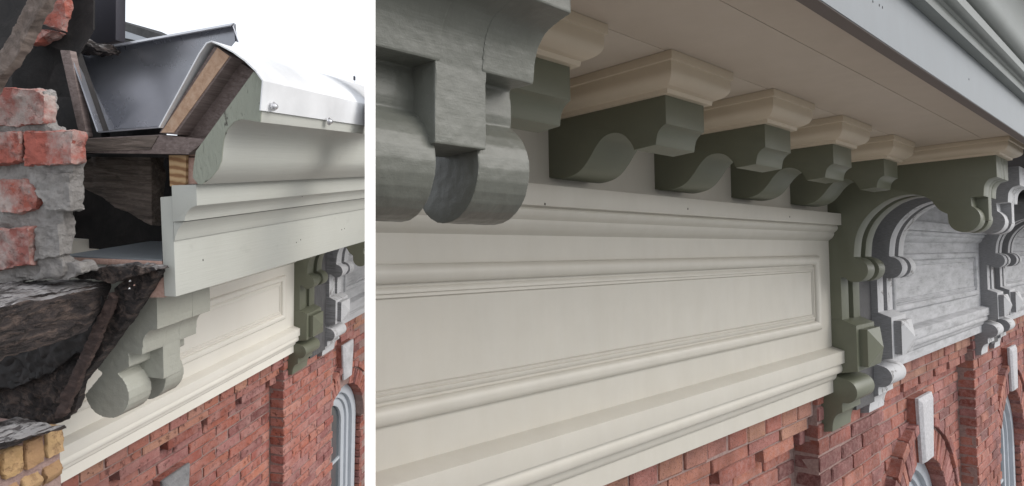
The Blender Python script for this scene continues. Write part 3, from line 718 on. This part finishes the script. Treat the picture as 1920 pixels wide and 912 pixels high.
# ---------------------------------------------------------------- brick pier
pr = thing('brick_pier', LT, (CUT-.1, -1.6, -.3), 'rough end of a red brick pier smeared with grey mortar at the left edge', 'pier')
UP = CUT-.12
def rb_(name, pix, mat, u0, u1, amp=.005, fq=14, seed=0.0, cuts=5):
    return part(name, MB().prism([TL(x, y, u0) for x, y in pix], u0, u1), mat, pr, LT, rough=(.003, amp*.6, fq*1.8, seed), ang=24)
rb_('mortar_mass', [(-60,158),(80,168),(84,236),(137,246),(136,312),(131,400),(114,404),(112,480),(122,492),(120,520),(60,530),(-60,545)], 'mortar_grey', UP-.003, UP+.04, .008, 11, 1.0, 9)
for i, q in enumerate([[(-60,163),(60,163),(82,178),(84,232),(30,240),(-60,236)], [(42,242),(138,244),(138,308),(44,314)], [(-60,246),(34,244),(36,306),(-60,316)],
                       [(-60,336),(44,334),(72,372),(66,396),(30,402),(-60,392)], [(62,322),(132,326),(132,396),(84,398),(60,360)], [(-60,430),(52,424),(56,500),(-60,516)], [(60,424),(112,418),(112,484),(62,490)]]):
    rb_('brick', q, 'brick_old' if i not in (4, 6) else 'mortar_grey', UP-.01-(i % 3)*.006, UP+.03, .004, 16, i*3.0)
rb_('brick', [(72,-60),(118,-60),(120,28),(112,58),(60,44)], 'brick_old', UP+.1, UP+.13, .006, 12, 40.0)
rb_('brick', [(50,48),(100,56),(70,80),(44,86)], 'brick_old', UP+.11, UP+.16, .005, 12, 43.0)
rb_('mortar_bed', [(30,494),(110,488),(140,492),(152,504),(150,516),(100,530),(30,522)], 'mortar_grey', UP+.0, UP+.06, .006, 14, 60.0)
part('wall_end', MB().prism([TL(x, y, UP) for x, y in [(-200,-150),(74,-150),(74,30),(40,90),(36,170),(-200,170)]], UP+.16, UP+.165), 'black_wood', pr, LT)

# ---------------------------------------------------------------- rotten cornice of the adjoining front
rt = thing('rotten_cornice', LT, (CUT-.1, -1.4, -.6), 'charred rotting black wooden cornice remnant at the left edge above yellow bricks', 'cornice')
VF = -1.36
def rp(name, mb, amp=.008, fq=9, seed=0.0, cuts=6, mat='rotten'):
    return part(name, mb, mat, rt, LT, rough=(.003, amp, fq*1.8, seed), ang=26)
# raking side board (u = const), long front board (v = const), top slab
def vpl(pts, c): return [(p[0], p[2]) for p in (T3(x, y, 1, c) for x, y in pts)]
rp('raking_board', MB().prism([TL(x, y, CUT-.03) for x, y in [(212,540),(240,518),(287,500),(296,512),(262,566),(222,622),(192,662),(160,704),(143,722),(141,690),(176,640)]], CUT-.03, CUT+.01), .0022, 10, 3.0)
rp('raking_edge', MB().prism([TL(x, y, CUT-.06) for x, y in [(205,545),(214,560),(204,600),(168,672),(140,730),(118,786),(96,790),(112,740),(148,660),(180,596)]], CUT-.06, CUT-.04), .0022, 12, 4.0, mat='brown_rot')
rp('splinter', MB().prism([TL(x, y, CUT-.02) for x, y in [(118,700),(143,690),(139,768),(130,779),(110,772),(112,740)]], CUT-.02, CUT+.01), .0016, 14, 6.0)
rp('front_board', MB().prism(vpl([(212,536),(206,572),(170,622),(4,682),(-90,716),(-90,600),(36,566)], VF), VF-.05, VF, ax=1), .0028, 9, 5.0, 7)
u_e = T3(212, 536, 1, VF)[0]; z_t = T3(212, 534, 1, VF)[2]
zz = T3(212, 532, 1, VF)[2]
rp('top_slab', MB().prism([(p[0], p[1]) for p in (T3(x, y, 2, zz) for x, y in [(213,533),(120,548),(44,566),(-80,590),(-80,545),(30,532),(110,526)])], zz-.02, zz+.008, ax=2), .0028, 12, 7.0, 6)
z2 = T3(286, 500, 0, CUT)[2]
rp('top_plank', MB().prism([TL(x, y, CUT-.06) for x, y in [(112,507),(200,498),(288,499),(294,508),(246,520),(212,534),(150,524),(116,515)]], CUT-.06, CUT-.01), .0028, 14, 9.0, 6)
rp('lower_plank', MB().prism([TL(x, y, CUT-.10) for x, y in [(-80,740),(20,700),(90,664),(134,672),(112,740),(100,790),(60,818),(0,834),(-80,850)]], CUT-.03, CUT-.0), .004, 8, 11.0, 7)
rp('inner_board', MB().prism([TL(x, y, CUT-.10) for x, y in [(-80,600),(160,560),(150,660),(60,720),(-80,760)]], CUT-.05, CUT-.035), .006, 8, 12.0, 5, 'black_wood')
rp('bottom_rail', MB().prism(vpl([(-80,838),(10,826),(112,793),(120,800),(0,842),(-80,862)], -1.46), -1.6, -1.44, ax=1), .0028, 10, 15.0, 5)
for x, y in ((244,527), (252,535), (243,541)):
    p = T3(x, y, 0, CUT-.04); part('paint_flake', MB().prism([(p[1]-.002,p[2]-.002),(p[1]+.003,p[2]-.001),(p[1]+.001,p[2]+.003)], p[0]-.003, p[0]), 'white' if x != 252 else 'pink_wood', rt, LT)
yb = thing('yellow_brick_corbel', LT, (CUT, -1.5, -.9), 'yellow glazed brick corbel with a rounded lower course in the bottom left corner', 'bricks')
VY = -1.5
def yline(xx, yy0): return yy0-.47*(xx-120)      # receding courses
e0 = T3(120, 797, 1, VY); e1 = T3(119, 848, 1, VY); e2 = T3(117, 852, 1, VY); e3 = T3(116, 905, 1, VY)
Lb = .060; u = e0[0]; k = 0
while k < 9:
    a, b = u-Lb+.004, u
    part('brick', MB().box(a, b, VY-.12, VY, e1[2], e0[2]), 'brick_yellow', yb, LT, .0, rough=(.0028, .0018, 30, k*2.0), ang=70)
    h = e2[2]-.003; hh = (e2[2]-e3[2]); vc = VY-.055
    part('rounded_brick', MB().prism([(VY-.13, h)]+[(vc+.062*math.cos(x), h-hh/2+hh/2*math.sin(x)) for x in [math.pi/2-i*math.pi/8 for i in range(9)]]+[(VY-.13, h-hh)], a-.01, b-.01), 'brick_yellow', yb, LT, 0, rough=(.0028, .002, 28, k*3.0), ang=70)
    u -= Lb+.002; k += 1
part('mortar_core', MB().box(u, e0[0]-.006, VY-.3, VY-.012, -2.5, e0[2]-.003), 'mortar', yb, LT)

# tidy helper properties
for o in bpy.data.objects:
    if '_p0' in o: del o['_p0']
